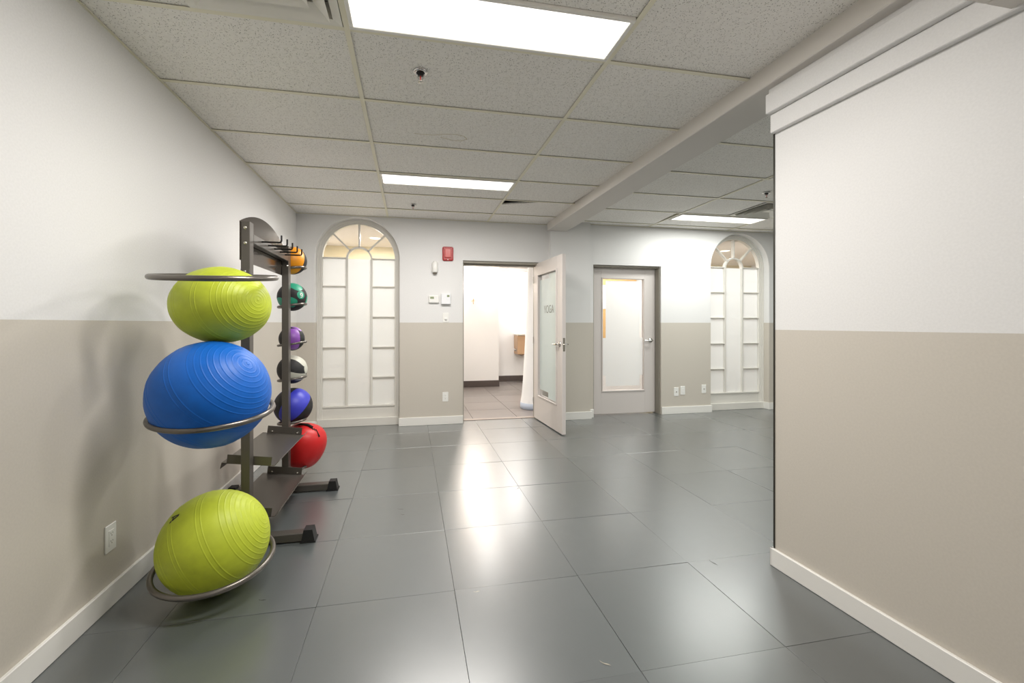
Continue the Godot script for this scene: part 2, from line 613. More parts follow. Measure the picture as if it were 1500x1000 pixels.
func build_walls() -> void:
	var lo := stool()
	var hi := stool()
	wall_box(lo, hi, XL - 0.15, XL, -2.4, DB + WALL_T, LINE)
	two_tone("wall_left", lo, hi, "long left wall, off-white above and taupe grey below")
	lo = stool()
	hi = stool()
	wall_box(lo, hi, XL, W1[0], DB, DB + WALL_T, LINE)
	arch_piece(hi, W1[0], W1[1], 2.04)
	wall_box(lo, hi, W1[1], D1[0], DB, DB + WALL_T, LINE)
	wall_box(lo, hi, D1[0], D1[1], DB, DB + WALL_T, LINE, DOOR_TOP)
	wall_box(lo, hi, D1[1], D2[0], DB, DB + WALL_T, LINE)
	wall_box(lo, hi, D2[0], D2[1], DB, DB + WALL_T, LINE, DOOR_TOP - 0.005)
	wall_box(lo, hi, D2[1], W2[0], DB, DB + WALL_T, LINE)
	arch_piece(hi, W2[0], W2[1], 2.06)
	wall_box(lo, hi, W2[1], 7.2, DB, DB + WALL_T, LINE)
	two_tone("wall_back", lo, hi, "back wall with two arched windows and two doorways, off-white over taupe")
	# shallow pier that carries the beam
	lo = stool()
	hi = stool()
	wall_box(lo, hi, 1.765, 2.312, 5.395, DB, LINE)
	two_tone("wall_pier", lo, hi, "shallow painted pier beside the open glass door, under the beam")
	lo = stool()
	hi = stool()
	wall_box(lo, hi, XL, 7.2, -2.55, -2.4, LINE)
	two_tone("wall_rear", lo, hi, "rear wall of the studio, off-white over taupe")
	lo = stool()
	hi = stool()
	wall_box(lo, hi, 7.05, 7.2, -2.4, DB, LINE)
	two_tone("wall_far_right", lo, hi, "far right wall of the side room")
	# the near wall on the right, standing a little askew
	var pivot := P(1.842, 0, 1.93)
	var turn := Transform3D(Basis(Vector3.UP, deg_to_rad(2.1)), Vector3.ZERO)
	lo = stool()
	hi = stool()
	wall_box(lo, hi, 0, 0.17, -4.4, 0, 1.219, 0.0, 2.47)
	var nw := two_tone("wall_right", lo, hi, "near wall with stepped top mouldings, off-white over warm taupe")
	nw.transform = Transform3D(turn.basis, pivot)
	var st := stool()
	for b in [[-0.03, 2.229, 2.323], [-0.06, 2.323, 2.42], [-0.04, 2.42, 2.46]]:
		bx(st, b[0], 0.0, b[1], b[2], -4.4, 0.0, 0.003)
	var tr := solo(st, "trim_1", M.wall_high, "stepped off-white moulding along the top of the near wall", "moulding", "", "structure")
	tr.transform = nw.transform
	st = stool()
	bx(st, -0.004, 0.174, 0.09, 2.229, -0.002, 0.006)
	var mg := part(st, "corner_strip", M.dark_edge, nw, true)
	mg.set_meta("label", "dark metal strip on the wall end")
	st = stool()
	bx(st, -0.016, 0.0, 0.0, 0.092, -4.4, 0.018, 0.003)
	bx(st, -0.016, 0.186, 0.0, 0.092, 0.002, 0.018, 0.003)
	var bb := solo(st, "baseboard_right", M.trim, "white baseboard along the foot of the near wall", "baseboard", "", "structure")
	bb.transform = nw.transform
	# beams
	st = stool()
	cbox(st, P(1.893, 2.65, 1.55), Vector3(0.265, 0.40, 7.7), 0.004, Basis(Vector3.UP, deg_to_rad(0.6)))
	solo(st, "trim_2", M.beam, "long grey ceiling beam between the two rooms", "beam", "", "structure")
	st = stool()
	bx(st, XL, 1.74, 2.237, TOP, 0.45, 1.03, 0.004)
	bx(st, 1.74, 2.6, 2.237, 2.46, 0.45, 1.03, 0.004)
	solo(st, "trim_3", M.beam, "grey crossing beam over the near wall", "beam", "", "structure")
	# baseboards
	var h := 0.1
	st = stool()
	bx(st, XL, XL + 0.016, 0, h, -2.4, DB, 0.003)
	solo(st, "baseboard_left", M.trim, "white baseboard along the left wall behind the ball rack", "baseboard", "", "structure")
	for a in [["baseboard_back", XL + 0.016, W1[0] + 0.02, DB, "short white baseboard in the corner beside the red medicine ball"], ["baseboard_middle", W1[1] - 0.012, D1[0], DB, "white baseboard between the arched window and the doorway to the hall"], ["baseboard_pier", 1.70, 2.328, 5.395, "white baseboard around the pier behind the open door"], ["baseboard_side", D2[1] + 0.005, W2[0] + 0.015, DB, "white baseboard below the three wall plates of the side room"], ["baseboard_end", W2[1] - 0.012, 7.05, DB, "white baseboard right of the second arched window"]]:
		st = stool()
		bx(st, a[1], a[2], 0, h, a[3] - 0.016, a[3], 0.003)
		if a[0] == "baseboard_pier":
			bx(st, 2.312, 2.328, 0, h, 5.395, DB, 0.003)
			bx(st, 2.318, D2[0], 0, h + 0.012, DB - 0.016, DB, 0.003)
		if a[0] == "baseboard_end":
			bx(st, W2[1] - 0.012, W2[1], 0, h, DB, DB + 0.1, 0.003)
		solo(st, a[0], M.trim, a[4], "baseboard", "", "structure")

func hung_ceiling(called: String, y: float, xs: Array, ds: Array, skip: Array, label: String, odd: Dictionary) -> void:
	# slab above, tee bars, lay-in tiles
	var st := stool()
	bx(st, xs[0] - 0.15, xs[-1] + 0.1, TOP, TOP + 0.15, -2.55, DB + WALL_T)
	var c := solo(st, called, M.plenum, label, "ceiling", "", "structure")
	var tw := 0.024
	var flange := 0.0025
	for i in xs.size():
		st = stool()
		var x: float = xs[i]
		var a := x - tw / 2
		var b := x + tw / 2
		if i == 0:
			a = x
		if i == xs.size() - 1:
			b = x
		bx(st, a, b, y, y + flange, ds[0], ds[-1])
		bx(st, (a + b) / 2 - 0.001, (a + b) / 2 + 0.001, y + flange, y + 0.035, ds[0], ds[-1])
		part(st, "main_tee", M.tee, c)
	for j in ds.size():
		for i in xs.size() - 1:
			st = stool()
			var d: float = ds[j]
			var a := d - tw / 2
			var b := d + tw / 2
			if j == ds.size() - 1:
				b = d
			var x0: float = xs[i] + tw / 2
			var x1: float = xs[i + 1] - tw / 2
			bx(st, x0, x1, y, y + flange, a, b)
			bx(st, x0, x1, y + flange, y + 0.033, (a + b) / 2 - 0.001, (a + b) / 2 + 0.001)
			part(st, "cross_tee", M.tee, c)
	for i in xs.size() - 1:
		for j in ds.size() - 1:
			var x0: float = xs[i] + 0.006
			var x1: float = xs[i + 1] - 0.006
			var d0: float = ds[j] + 0.006
			var d1: float = ds[j + 1] - 0.006
			var gone := false
			for s in skip:
				if s[0] == i and s[1] == j:
					gone = true
					d0 = s[2] if s.size() > 2 else d0
					d1 = s[3] if s.size() > 2 else d1
					if s.size() > 2:
						gone = false
						x0 = s[4] if s.size() > 4 else x0
			if gone:
				continue
			st = stool()
			var key := "%d_%d" % [i, j]
			var m: Material = M["tile_%d" % (rng.randi() % 3)]
			var drop := rng.randf_range(-0.0005, 0.0012)
			if odd.has(key):
				# tile lying askew: its near edge has slipped away from the tee, leaving a dark wedge
				var w: Array = odd[key]
				var poly := PackedVector2Array([Vector2(x0, d0 + w[0]), Vector2(lerpf(x0, x1, 0.55), d0 + w[1]), Vector2(x1 - w[2], d0 + w[1]), Vector2(x1 - w[3], d1), Vector2(x0, d1)])
				prism(st, poly, Vector3(0, y + 0.0065, 0), Vector3.RIGHT, Vector3(0, 0, -1), Vector3(0, 0.014, 0))
			else:
				bx(st, x0, x1, y + 0.0065 + drop, y + 0.02, d0, d1)
			part(st, "ceiling_tile", m, c)

func build_ceiling() -> void:
	hung_ceiling("ceiling", CEIL, [XL, -0.275, 0.95, 1.80], [-2.4, -1.66, -1.05, -0.44, 0.18, 0.79, 1.40, 2.01, 2.625, 3.235, 3.85, 4.46, 5.06, DB],
		[[1, 6, 1.406, 1.697], [0, 6, 1.406, 2.0, 0.0], [1, 10, 4.147, 4.454], [1, 1, -1.654, -1.36]],
		"hung ceiling of speckled white lay-in tiles over the main room", {"2_11": [0.19, 0.0, 0.0, 0.0], "2_10": [0.0, 0.0, 0.05, 0.09]})
	hung_ceiling("ceiling_side", CEIL_R, [1.98, 3.18, 4.40, 5.62, 7.05], [-2.4, -1.5, -0.87, -0.25, 0.37, 0.99, 1.60, 2.21, 2.82, 3.435, 4.068, 4.69, 5.30, DB],
		[[1, 8, 2.826, 3.12], [1, 11, 5.01, 5.294], [1, 10], [1, 5, 1.2, 1.594], [1, 4, 0.376, 0.89]],
		"hung ceiling of speckled white lay-in tiles over the side room", {"0_11": [0.0, 0.03, 0.05, 0.0], "2_12": [0.03, 0.0, 0.0, 0.0]})
	# air diffusers
	diffuser(-0.885, -0.29, 1.405, 1.995, CEIL, "large square white air vent beside a ceiling light panel, over the left wall")
	diffuser(3.80, 4.39, 4.08, 4.68, CEIL_R, "square white air vent in the side room ceiling, half hidden by the near wall")
	var st := stool()
	bx(st, XL + 0.006, -0.89, CEIL + 0.0065, CEIL + 0.02, 1.406, 2.004)
	part(st, "ceiling_tile", M.tile_1, get_node("ceiling"))
	st = stool()
	bx(st, 3.186, 3.79, CEIL_R + 0.0065, CEIL_R + 0.02, 4.074, 4.684)
	part(st, "ceiling_tile", M.tile_1, get_node("ceiling_side"))
	# sprinklers
	sprinkler(0.048, 2.28, CEIL, "chrome fire sprinkler in the tile beside the brown-stained ceiling tile")
	sprinkler(0.022, 4.836, CEIL, "chrome fire sprinkler between the far light panel and the back wall")
	sprinkler(3.518, 3.79, CEIL_R, "fire sprinkler with red bulb in the side room ceiling")
	# old water mark on one tile: a thin dried rim
	st = stool()
	var pts := [[0.02, 3.03], [0.08, 3.035], [0.16, 3.03], [0.23, 3.0], [0.30, 2.99], [0.36, 3.01], [0.385, 3.05], [0.35, 3.09], [0.29, 3.095], [0.24, 3.07], [0.20, 3.06]]
	var y := CEIL + 0.0055
	for i in pts.size() - 1:
		var a := Vector2(pts[i][0], pts[i][1])
		var b := Vector2(pts[i + 1][0], pts[i + 1][1])
		var nn := (b - a).orthogonal().normalized() * 0.003
		quad(st, P(a.x - nn.x, y, a.y - nn.y), P(a.x + nn.x, y, a.y + nn.y), P(b.x + nn.x, y, b.y + nn.y), P(b.x - nn.x, y, b.y - nn.y), Vector3.DOWN)
	var sm := part(st, "water_mark", mat(Color8(206, 196, 168), 0.9), get_node("ceiling"))
	sm.set_meta("label", "pale brown rim of a dried water mark")

func diffuser(x0: float, x1: float, d0: float, d1: float, y: float, label: String) -> void:
	var t := thing("air_vent", P((x0 + x1) / 2, y, (d0 + d1) / 2), label, "air vent")
	var st := stool()
	var c := Vector2((x0 + x1) / 2, (d0 + d1) / 2)
	var h := (x1 - x0) / 2
	square_ring(st, c, h, y, h * 0.88, y + 0.004)
	square_ring(st, c, h * 0.88, y + 0.004, h * 0.86, y + 0.07)
	part(st, "rim", M.grille, t)
	for k in [[0.85, 0.66, 0.0], [0.62, 0.44, 0.004], [0.40, 0.22, 0.008]]:
		st = stool()
		square_ring(st, c, h * k[0], y - 0.02 + k[2], h * k[1], y + 0.02 + k[2])
		square_ring(st, c, h * k[0], y - 0.018 + k[2], h * k[1], y + 0.022 + k[2])
		part(st, "louvre", M.grille, t)
	st = stool()
	bx(st, c.x - h * 0.14, c.x + h * 0.14, y - 0.01, y - 0.006, c.y - h * 0.14, c.y + h * 0.14, 0.001)
	part(st, "centre_plate", M.grille, t)
	st = stool()
	bx(st, c.x - h * 0.88, c.x + h * 0.88, y + 0.075, y + 0.085, c.y - h * 0.88, c.y + h * 0.88)
	part(st, "duct", M.plenum, t)

func square_ring(st: SurfaceTool, c: Vector2, h0: float, y0: float, h1: float, y1: float) -> void:
	var s := [Vector2(-1, -1), Vector2(1, -1), Vector2(1, 1), Vector2(-1, 1)]
	for i in 4:
		var a: Vector2 = s[i]
		var b: Vector2 = s[(i + 1) % 4]
		quad(st, P(c.x + a.x * h0, y0, c.y + a.y * h0), P(c.x + b.x * h0, y0, c.y + b.y * h0), P(c.x + b.x * h1, y1, c.y + b.y * h1), P(c.x + a.x * h1, y1, c.y + a.y * h1), Vector3(0, -1, 0))

func sprinkler(x: float, d: float, y: float, label: String) -> void:
	var t := thing("fire_sprinkler", P(x, y, d), label, "sprinkler", "fire sprinklers in the ceilings")
	var at := P(x, y, d)
	var st := stool()
	lathe(st, [Vector2(0.021, 0.003), Vector2(0.025, -0.007), Vector2(0.036, -0.004), Vector2(0.038, 0.002)], at, Vector3.UP, 24)
	part(st, "escutcheon", M.chrome, t)
	st = stool()
	lathe(st, [Vector2(0.0, -0.016), Vector2(0.015, -0.016), Vector2(0.0205, 0.002)], at, Vector3.UP, 20)
	part(st, "cup", M.dark_metal, t)
	st = stool()
	for s in [-1.0, 1.0]:
		tube(st, [at + Vector3(0.012 * s, -0.014, 0), at + Vector3(0.013 * s, -0.028, 0), at + Vector3(0.004 * s, -0.044, 0)], 0.0022, 6)
	part(st, "yoke", M.chrome, t)
	st = stool()
	lathe(st, [Vector2(0.0, -0.041), Vector2(0.0025, -0.040), Vector2(0.003, -0.02), Vector2(0.0, -0.016)], at, Vector3.UP, 8)
	part(st, "bulb", M.red_glass, t)
	st = stool()
	lathe(st, [Vector2(0.0, -0.052), Vector2(0.014, -0.050), Vector2(0.014, -0.047), Vector2(0.003, -0.044), Vector2(0.0, -0.044)], at, Vector3.UP, 16)
	part(st, "deflector", M.bolt, t)

func strip_arc(st: SurfaceTool, c: Vector2, r0: float, r1: float, a0: float, a1: float, n: int, d0: float, d1: float) -> void:
	# arched bar of rectangular section in the plane of the back wall
	for i in n:
		var p := lerpf(a0, a1, float(i) / n)
		var q := lerpf(a0, a1, float(i + 1) / n)
		var up := Vector2(cos(p), sin(p))
		var uq := Vector2(cos(q), sin(q))
		var v := func(u: Vector2, r: float, d: float) -> Vector3: return P(c.x + u.x * r, c.y + u.y * r, d)
		quad(st, v.call(up, r0, d0), v.call(uq, r0, d0), v.call(uq, r1, d0), v.call(up, r1, d0), Vector3(0, 0, 1))
		quad(st, v.call(up, r0, d1), v.call(uq, r0, d1), v.call(uq, r1, d1), v.call(up, r1, d1), Vector3(0, 0, -1))
		quad(st, v.call(up, r0, d0), v.call(uq, r0, d0), v.call(uq, r0, d1), v.call(up, r0, d1), -Vector3(up.x, up.y, 0))
		quad(st, v.call(up, r1, d0), v.call(uq, r1, d0), v.call(uq, r1, d1), v.call(up, r1, d1), Vector3(up.x, up.y, 0))

func build_windows() -> void:
	arched_window("window_1", W1[0], W1[1], 2.04, "arched window with frosted panes behind the ball rack")
	arched_window("window_2", W2[0], W2[1], 2.06, "arched window with frosted panes in the side room by the near wall's end")

func arched_window(called: String, x0: float, x1: float, spring: float, label: String) -> void:
	var t := thing(called, P((x0 + x1) / 2, 0, DB + 0.12), label, "window", "", "structure")
	var c := Vector2((x0 + x1) / 2, spring)
	var ro := (x1 - x0) / 2
	var ri := ro - 0.062
	var d0 := 5.585
	var d1 := 5.645
	# outer frame with two stepped mouldings
	var st := stool()
	for k in [[ro - 0.0005, ro - 0.022, d0 - 0.02], [ro - 0.022, ro - 0.042, d0 - 0.01], [ro - 0.042, ri, d0]]:
		strip_arc(st, c, k[1], k[0], 0.0, PI, 40, k[2], d1)
		for s in [-1.0, 1.0]:
			bx(st, c.x + s * k[1], c.x + s * k[0], 0.0, spring, k[2], d1, 0.002)
	part(st, "outer_frame", M.frame, t)
	st = stool()
	bx(st, c.x - ri, c.x + ri, 0.0, 0.232, d0 + 0.008, d1)
	bx(st, c.x - ro + 0.004, c.x + ro - 0.004, 0.0, 0.098, d0 - 0.028, d0 + 0.008, 0.004)
	part(st, "bottom_panel", M.frame, t)
	var mw := 0.0095
	var mx := 0.145
	var rr := [0.243, 0.592, 0.962, 1.336, 1.708, spring + 0.012]
	var e0 := d0 + 0.006
	st = stool()
	bx(st, c.x - ri, c.x + ri, 0.23, 0.25, d0 - 0.004, d1, 0.002)
	part(st, "rail", M.frame, t)
	for s in [-1.0, 1.0]:
		st = stool()
		bx(st, c.x + s * mx - mw * 1.3, c.x + s * mx + mw * 1.3, 0.25, spring, e0, d1, 0.002)
		part(st, "mullion", M.frame, t)
		for k in range(1, 6):
			st = stool()
			var xa: float = c.x + s * (mx + mw * 1.3)
			var xb: float = c.x + s * ri
			bx(st, minf(xa, xb), maxf(xa, xb), rr[k] - mw * 0.75, rr[k] + mw * 0.75, e0 + 0.004, d1, 0.002)
			part(st, "muntin", M.frame, t)
	st = stool()
	strip_arc(st, c, mx - mw * 1.1, mx + mw * 1.1, 0.0, PI, 24, e0, d1)
	part(st, "inner_arch", M.frame, t)
	for a in [PI * 0.25, PI * 0.5, PI * 0.75]:
		st = stool()
		var dir := Vector3(cos(a), sin(a), 0)
		var mid: Vector3 = P(c.x, c.y, (e0 + d1) / 2) + dir * (mx + ri) * 0.5
		cbox(st, mid, Vector3(ri - mx, mw * 1.9, d1 - e0), 0.002, Basis(Vector3(0, 0, 1), a))
		part(st, "spoke", M.frame, t)
	# frosted panes, row by row
	var dp := 5.622
	for s in [-1.0, 1.0]:
		for k in 5:
			st = stool()
			var xa: float = c.x + s * mx
			var xb: float = c.x + s * ri
			bx(st, minf(xa, xb), maxf(xa, xb), rr[k], rr[k + 1], dp, dp + 0.005)
			part(st, "frosted_pane", M.frosted, t)
	st = stool()
	bx(st, c.x - mx, c.x + mx, rr[0], spring + 0.006, dp, dp + 0.005)
	part(st, "frosted_pane", M.frosted, t)
	# clear fan light panes
	for k in 4:
		st = stool()
		var a0 := PI * 0.25 * k
		var poly := PackedVector2Array()
		for q in arc_pts(c, ri, a0, a0 + PI * 0.25, 8):
			poly.append(q)
		for q in arc_pts(c, mx, a0 + PI * 0.25, a0, 6):
			poly.append(q)
		var idx := Geometry2D.triangulate_polygon(poly)
		for i in range(0, idx.size(), 3):
			tri(st, P(poly[idx[i]].x, poly[idx[i]].y, dp), P(poly[idx[i + 1]].x, poly[idx[i + 1]].y, dp), P(poly[idx[i + 2]].x, poly[idx[i + 2]].y, dp), Vector3(0, 0, 1))
		part(st, "clear_pane", M.glass, t)
	st = stool()
	var half := arc_pts(c, mx, 0.0, PI, 12)
	for i in 12:
		tri(st, P(c.x, c.y, dp), P(half[i].x, half[i].y, dp), P(half[i + 1].x, half[i + 1].y, dp), Vector3(0, 0, 1))
	part(st, "clear_pane", M.glass, t)

# a glazed door leaf in its own space: hinge edge at x = 0, leaf along +x, room face at z = 0 (towards +z), thickness back to -t
func door_leaf(t: Node3D, w: float, hgt: float, film: Material, lever_flip: float, yoga: bool) -> void:
	var th := 0.044
	var sx := 0.155
	var y0 := 0.30
	var y1 := 1.875
	var st := stool()
	var bxl := func(s: SurfaceTool, xa: float, xb: float, ya: float, yb: float, za: float, zb: float, bev: float) -> void:
		cbox(s, Vector3((xa + xb) / 2, (ya + yb) / 2, (za + zb) / 2), Vector3(xb - xa, yb - ya, zb - za), bev)
	bxl.call(st, 0.0, sx, 0.0, hgt, -th, 0.0, 0.002)
	bxl.call(st, w - sx, w, 0.0, hgt, -th, 0.0, 0.002)
	bxl.call(st, sx, w - sx, 0.0, y0, -th, 0.0, 0.0)
	bxl.call(st, sx, w - sx, y1, hgt, -th, 0.0, 0.0)
	part(st, "leaf", M.door, t, true)
	st = stool()
	var g := 0.018
	for z in [0.0, -th - 0.01]:
		bxl.call(st, sx, sx + g, y0, y1, z - 0.004, z + 0.010, 0.003)
		bxl.call(st, w - sx - g, w - sx, y0, y1, z - 0.004, z + 0.010, 0.003)
		bxl.call(st, sx + g, w - sx - g, y0, y0 + g, z - 0.004, z + 0.010, 0.003)
		bxl.call(st, sx + g, w - sx - g, y1 - g, y1, z - 0.004, z + 0.010, 0.003)
	part(st, "glazing_bead", M.door, t, true)
	st = stool()
	quad(st, Vector3(sx, y0, -th / 2), Vector3(w - sx, y0, -th / 2), Vector3(w - sx, y1, -th / 2), Vector3(sx, y1, -th / 2), Vector3(0, 0, 1))
	var gl := part(st, "glass", M.glass, t, true)
	# frosted film with cut corners (a cross-shaped sheet)
	st = stool()
	var fx := 0.048
	var fy := 0.055
	var xa := sx + g + 0.005
	var xb := w - sx - g - 0.005
	var ya := y0 + g + 0.004
	var yb := y1 - g - 0.004
	if yoga:
		bxl.call(st, xa, xb, ya + 0.075, yb - 0.06, -th / 2 + 0.001, -th / 2 + 0.002, 0.0)
		bxl.call(st, xa + 0.30, xb, ya + 0.004, ya + 0.075, -th / 2 + 0.001, -th / 2 + 0.002, 0.0)
		bxl.call(st, xa + 0.34, xb, yb - 0.06, yb - 0.004, -th / 2 + 0.001, -th / 2 + 0.002, 0.0)
	else:
		bxl.call(st, xa + fx, xb - fx, ya + fy, yb - 0.02, -th / 2 + 0.001, -th / 2 + 0.002, 0.0)
		for s in [[xa, xa + fx], [xb - fx, xb]]:
			bxl.call(st, s[0], s[1], ya + 0.20, ya + 0.72, -th / 2 + 0.001, -th / 2 + 0.002, 0.0)
	part(st, "frosted_film", film, gl, true)
	# lever sets on both faces
	for side in [1.0, -1.0]:
		st = stool()
		var at := Vector3(w - 0.072, 1.005, 0.0 if side > 0 else -th)
		lathe(st, [Vector2(0.0, 0.012), Vector2(0.026, 0.010), Vector2(0.032, 0.004), Vector2(0.033, 0.0)], at, Vector3(0, 0, side), 24)
		tube(st, [at, at + Vector3(0, 0, 0.05 * side)], 0.011, 12)
		tube(st, [at + Vector3(0.012, 0, 0.05 * side), at + Vector3(-0.02, 0, 0.052 * side), at + Vector3(-0.075, 0, 0.05 * side), at + Vector3(-0.11, 0, 0.044 * side)], 0.0095, 12)
		part(st, "lever_handle", M.chrome, t, true)
	st = stool()
	bxl.call(st, w - 0.001, w + 0.0012, 0.93, 1.08, -th * 0.78, -th * 0.22, 0.0)
	lathe(st, [Vector2(0.0, 0.012), Vector2(0.009, 0.008), Vector2(0.011, 0.0)], Vector3(w, 1.005, -th / 2), Vector3.RIGHT, 12)
	part(st, "latch_plate", M.bolt, t, true)
	for y in [0.22, 1.02, 1.82]:
		st = stool()
		tube(st, [Vector3(-0.004, y - 0.045, 0.006), Vector3(-0.004, y + 0.045, 0.006)], 0.007, 10)
		part(st, "hinge", M.chrome, t, true)

func build_doors() -> void:
	# open glazed door: hinged at the right jamb, standing out into the room
	var hinge := P(1.602, 0.012, 5.60)
	var t := thing("door_1", hinge, "open glazed door with YOGA lettering on frosted glass", "door", "", "structure")
	# leaf runs from the hinge towards the camera; its hall face looks left
	var dir := (P(1.652, 0, 4.645) - P(1.602, 0, 5.60)).normalized()
	t.basis = Basis(dir, Vector3.UP, dir.cross(Vector3.UP))
	door_leaf(t, 0.965, 2.02, M.frosted_green, 1.0, true)
	var tm := TextMesh.new()
	var fnt := SystemFont.new()
	fnt.font_names = PackedStringArray(["Droid Sans"])
	tm.font = fnt
	tm.font_size = 100
	tm.pixel_size = 0.00128
	tm.depth = 0.0006
	tm.text = "YOGA"
	tm.material = M.letter_clear
	var lt := MeshInstance3D.new()
	lt.name = "lettering"
	lt.mesh = tm
	var gl: Node3D = t.get_node("glass")
	gl.add_child(lt, true)
	# letters read towards the free edge when seen from the left
	lt.transform = Transform3D(Basis.IDENTITY, Vector3(0.50, 1.415, -0.0188))
	# frame of the first doorway
	var st := stool()
	for k in [[DOOR_TOP - 0.03, DOOR_TOP, DB + 0.02, DB + 0.085], [DOOR_TOP - 0.045, DOOR_TOP, DB + 0.085, DB + WALL_T + 0.01]]:
		bx(st, D1[0], D1[1], k[0], k[1], k[2], k[3], 0.002)
	for x in [[D1[0], D1[0] + 0.012], [D1[1] - 0.024, D1[1]]]:
		bx(st, x[0], x[1], 0.0, DOOR_TOP - 0.03, DB + 0.02, DB + WALL_T + 0.01, 0.002)
	solo(st, "trim_4", M.jamb, "grey metal frame around the doorway to the hall", "door frame", "", "structure")
	st = stool()
	bx(st, D1[0], D1[1], -0.01, 0.008, DB + 0.13, DB + WALL_T + 0.03, 0.003)
	solo(st, "trim_5", M.hall_grout, "pale threshold strip across the doorway to the hall", "threshold", "", "structure")
	# closed door of the side room
	t = thing("door_2", P(D2[0] + 0.022, 0.012, 5.60), "closed pale door with a white frosted film on its glass", "door", "", "structure")
	door_leaf(t, 0.962, 2.01, M.frosted, -1.0, false)
	st = stool()
	bx(st, D2[0], D2[1], DOOR_TOP - 0.028, DOOR_TOP, DB + 0.04, DB + WALL_T + 0.01, 0.002)
	for x in [[D2[0], D2[0] + 0.02], [D2[1] - 0.013, D2[1]]]:
		bx(st, x[0], x[1], 0.0, DOOR_TOP - 0.028, DB + 0.03, DB + WALL_T + 0.01, 0.002)
	solo(st, "trim_6", M.jamb, "grey metal frame around the closed door", "door frame", "", "structure")

# ------------------------------------------------------------------ hallway behind the back wall
func build_hall() -> void:
	var d0 := DB + WALL_T
	var y := 2.47
	var st := stool()
	bx(st, XL - 0.2, 7.2, -0.25, -0.012, DB + 0.17, 9.6)
	var fl := solo(st, "floor_hall", M.hall_grout, "brown stone-look tile floor of the hallway", "floor", "", "structure")
	for ix in range(-2, 12):
		for iz in range(0, 7):
			var x0 := 0.20 + 0.6 * ix
			var a := 5.66 + 0.6 * iz
			st = stool()
			bx(st, x0 + 0.002, x0 + 0.598, -0.012, 0.0, a + 0.002, minf(a + 0.598, 9.4), 0.001)
			part(st, "floor_tile", M["hall_tile_%d" % (rng.randi() % 2)], fl)
	st = stool()
	bx(st, XL - 0.2, 7.2, y, y + 0.15, d0, 9.6)
	solo(st, "ceiling_hall", M.hall_ceiling, "pale warm ceiling of the hallway", "ceiling", "", "structure")
	# walls: tan one behind the first window, white one with the sconce, white recess, closet wall, far one
	st = stool()
	bx(st, XL - 0.2, 0.62, -0.2, y, 7.2, 7.35)
	solo(st, "wall_tan", M.hall_tan, "tan hallway wall seen through the fan light of the first window", "wall", "", "structure")
	st = stool()
	bx(st, 0.62, 1.715, -0.2, y, 8.55, 8.7)
	bx(st, 0.47, 0.62, -0.2, y, 7.352, 8.7)
	bx(st, 1.565, 1.715, -0.2, y, 8.7, 9.27)
	solo(st, "wall_sconce", M.hall_wall, "white hallway wall carrying the sconce", "wall", "", "structure")
	st = stool()
	bx(st, 1.565, 7.2, -0.2, y, 9.27, 9.42)
	solo(st, "wall_recess", M.hall_wall, "white recessed hallway wall behind the drinking fountain", "wall", "", "structure")
	st = stool()
	bx(st, XL - 0.2, XL - 0.05, -0.2, y, d0, 9.6)
	solo(st, "wall_hall_left", M.hall_wall, "white end wall of the hallway behind the left wall", "wall", "", "structure")
	st = stool()
	bx(st, 7.05, 7.2, -0.2, y, d0, 9.6)
	solo(st, "wall_hall_right", M.hall_wall, "white end wall of the hallway far to the right", "wall", "", "structure")
	st = stool()
	bx(st, 2.25, 3.95, -0.2, y, 6.9, 7.0)
	solo(st, "wall_office", M.hall_wall, "white office wall behind the closed door", "wall", "", "structure")
	st = stool()
	bx(st, 3.95, 7.05, -0.2, y, 8.0, 8.1)
	solo(st, "wall_lounge", M.hall_tan, "tan wall seen through the fan light of the second window", "wall", "", "structure")
	st = stool()
	bx(st, 0.62, 1.715, 2.365, y, 8.5, 8.55, 0.004)
	bx(st, 1.715, 7.05, 2.40, y, 9.22, 9.27, 0.004)
	solo(st, "trim_7", M.hall_wall, "white cornice along the hallway walls", "cornice", "", "structure")
	st = stool()
	bx(st, 0.62, 1.727, 0.0, 0.125, 8.538, 8.55, 0.002)
	bx(st, 1.715, 1.727, 0.0, 0.125, 8.55, 9.258, 0.002)
	bx(st, 1.727, 4.0, 0.0, 0.125, 9.258, 9.27, 0.002)
	solo(st, "baseboard_hall", M.hall_base, "dark brown tile baseboard in the hallway", "baseboard", "", "structure")
	# sconce
	var at := P(1.195, 1.70, 8.55)
	var t := thing("wall_sconce", at, "lit wall sconce with brass stem in the hallway", "wall lamp")
	st = stool()
	lathe(st, [Vector2(0.0, 0.02), Vector2(0.035, 0.016), Vector2(0.045, 0.0)], at + Vector3(0, 0.02, 0), Vector3(0, 0, 1), 20)
	part(st, "wall_plate", M.porcelain, t)
	st = stool()
	tube(st, [at + Vector3(0, 0.02, 0.015), at + Vector3(0, 0.0, 0.06), at + Vector3(0, 0.01, 0.085), at + Vector3(0, 0.05, 0.09)], 0.007, 8)
	lathe(st, [Vector2(0.0, -0.07), Vector2(0.009, -0.062), Vector2(0.005, -0.05), Vector2(0.006, 0.03), Vector2(0.0, 0.03)], at + Vector3(0, 0.0, 0.085), Vector3.UP, 12)
	part(st, "stem", M.brass, t)
	st = stool()
	lathe(st, [Vector2(0.02, 0.05), Vector2(0.05, 0.08), Vector2(0.066, 0.14), Vector2(0.06, 0.20), Vector2(0.045, 0.225)], at + Vector3(0, 0, 0.09), Vector3.UP, 24)
	part(st, "glass_shade", M.warm_glow, t)
	var l := OmniLight3D.new()
	l.name = "lamp_light"
	l.light_energy = 0.8
	l.light_color = Color(1.0, 0.955, 0.91)
	l.light_size = 0.05
	l.omni_range = 12.0
	l.shadow_enabled = true
	t.add_child(l)
	l.position = Vector3(0, 0.30, 0.10)
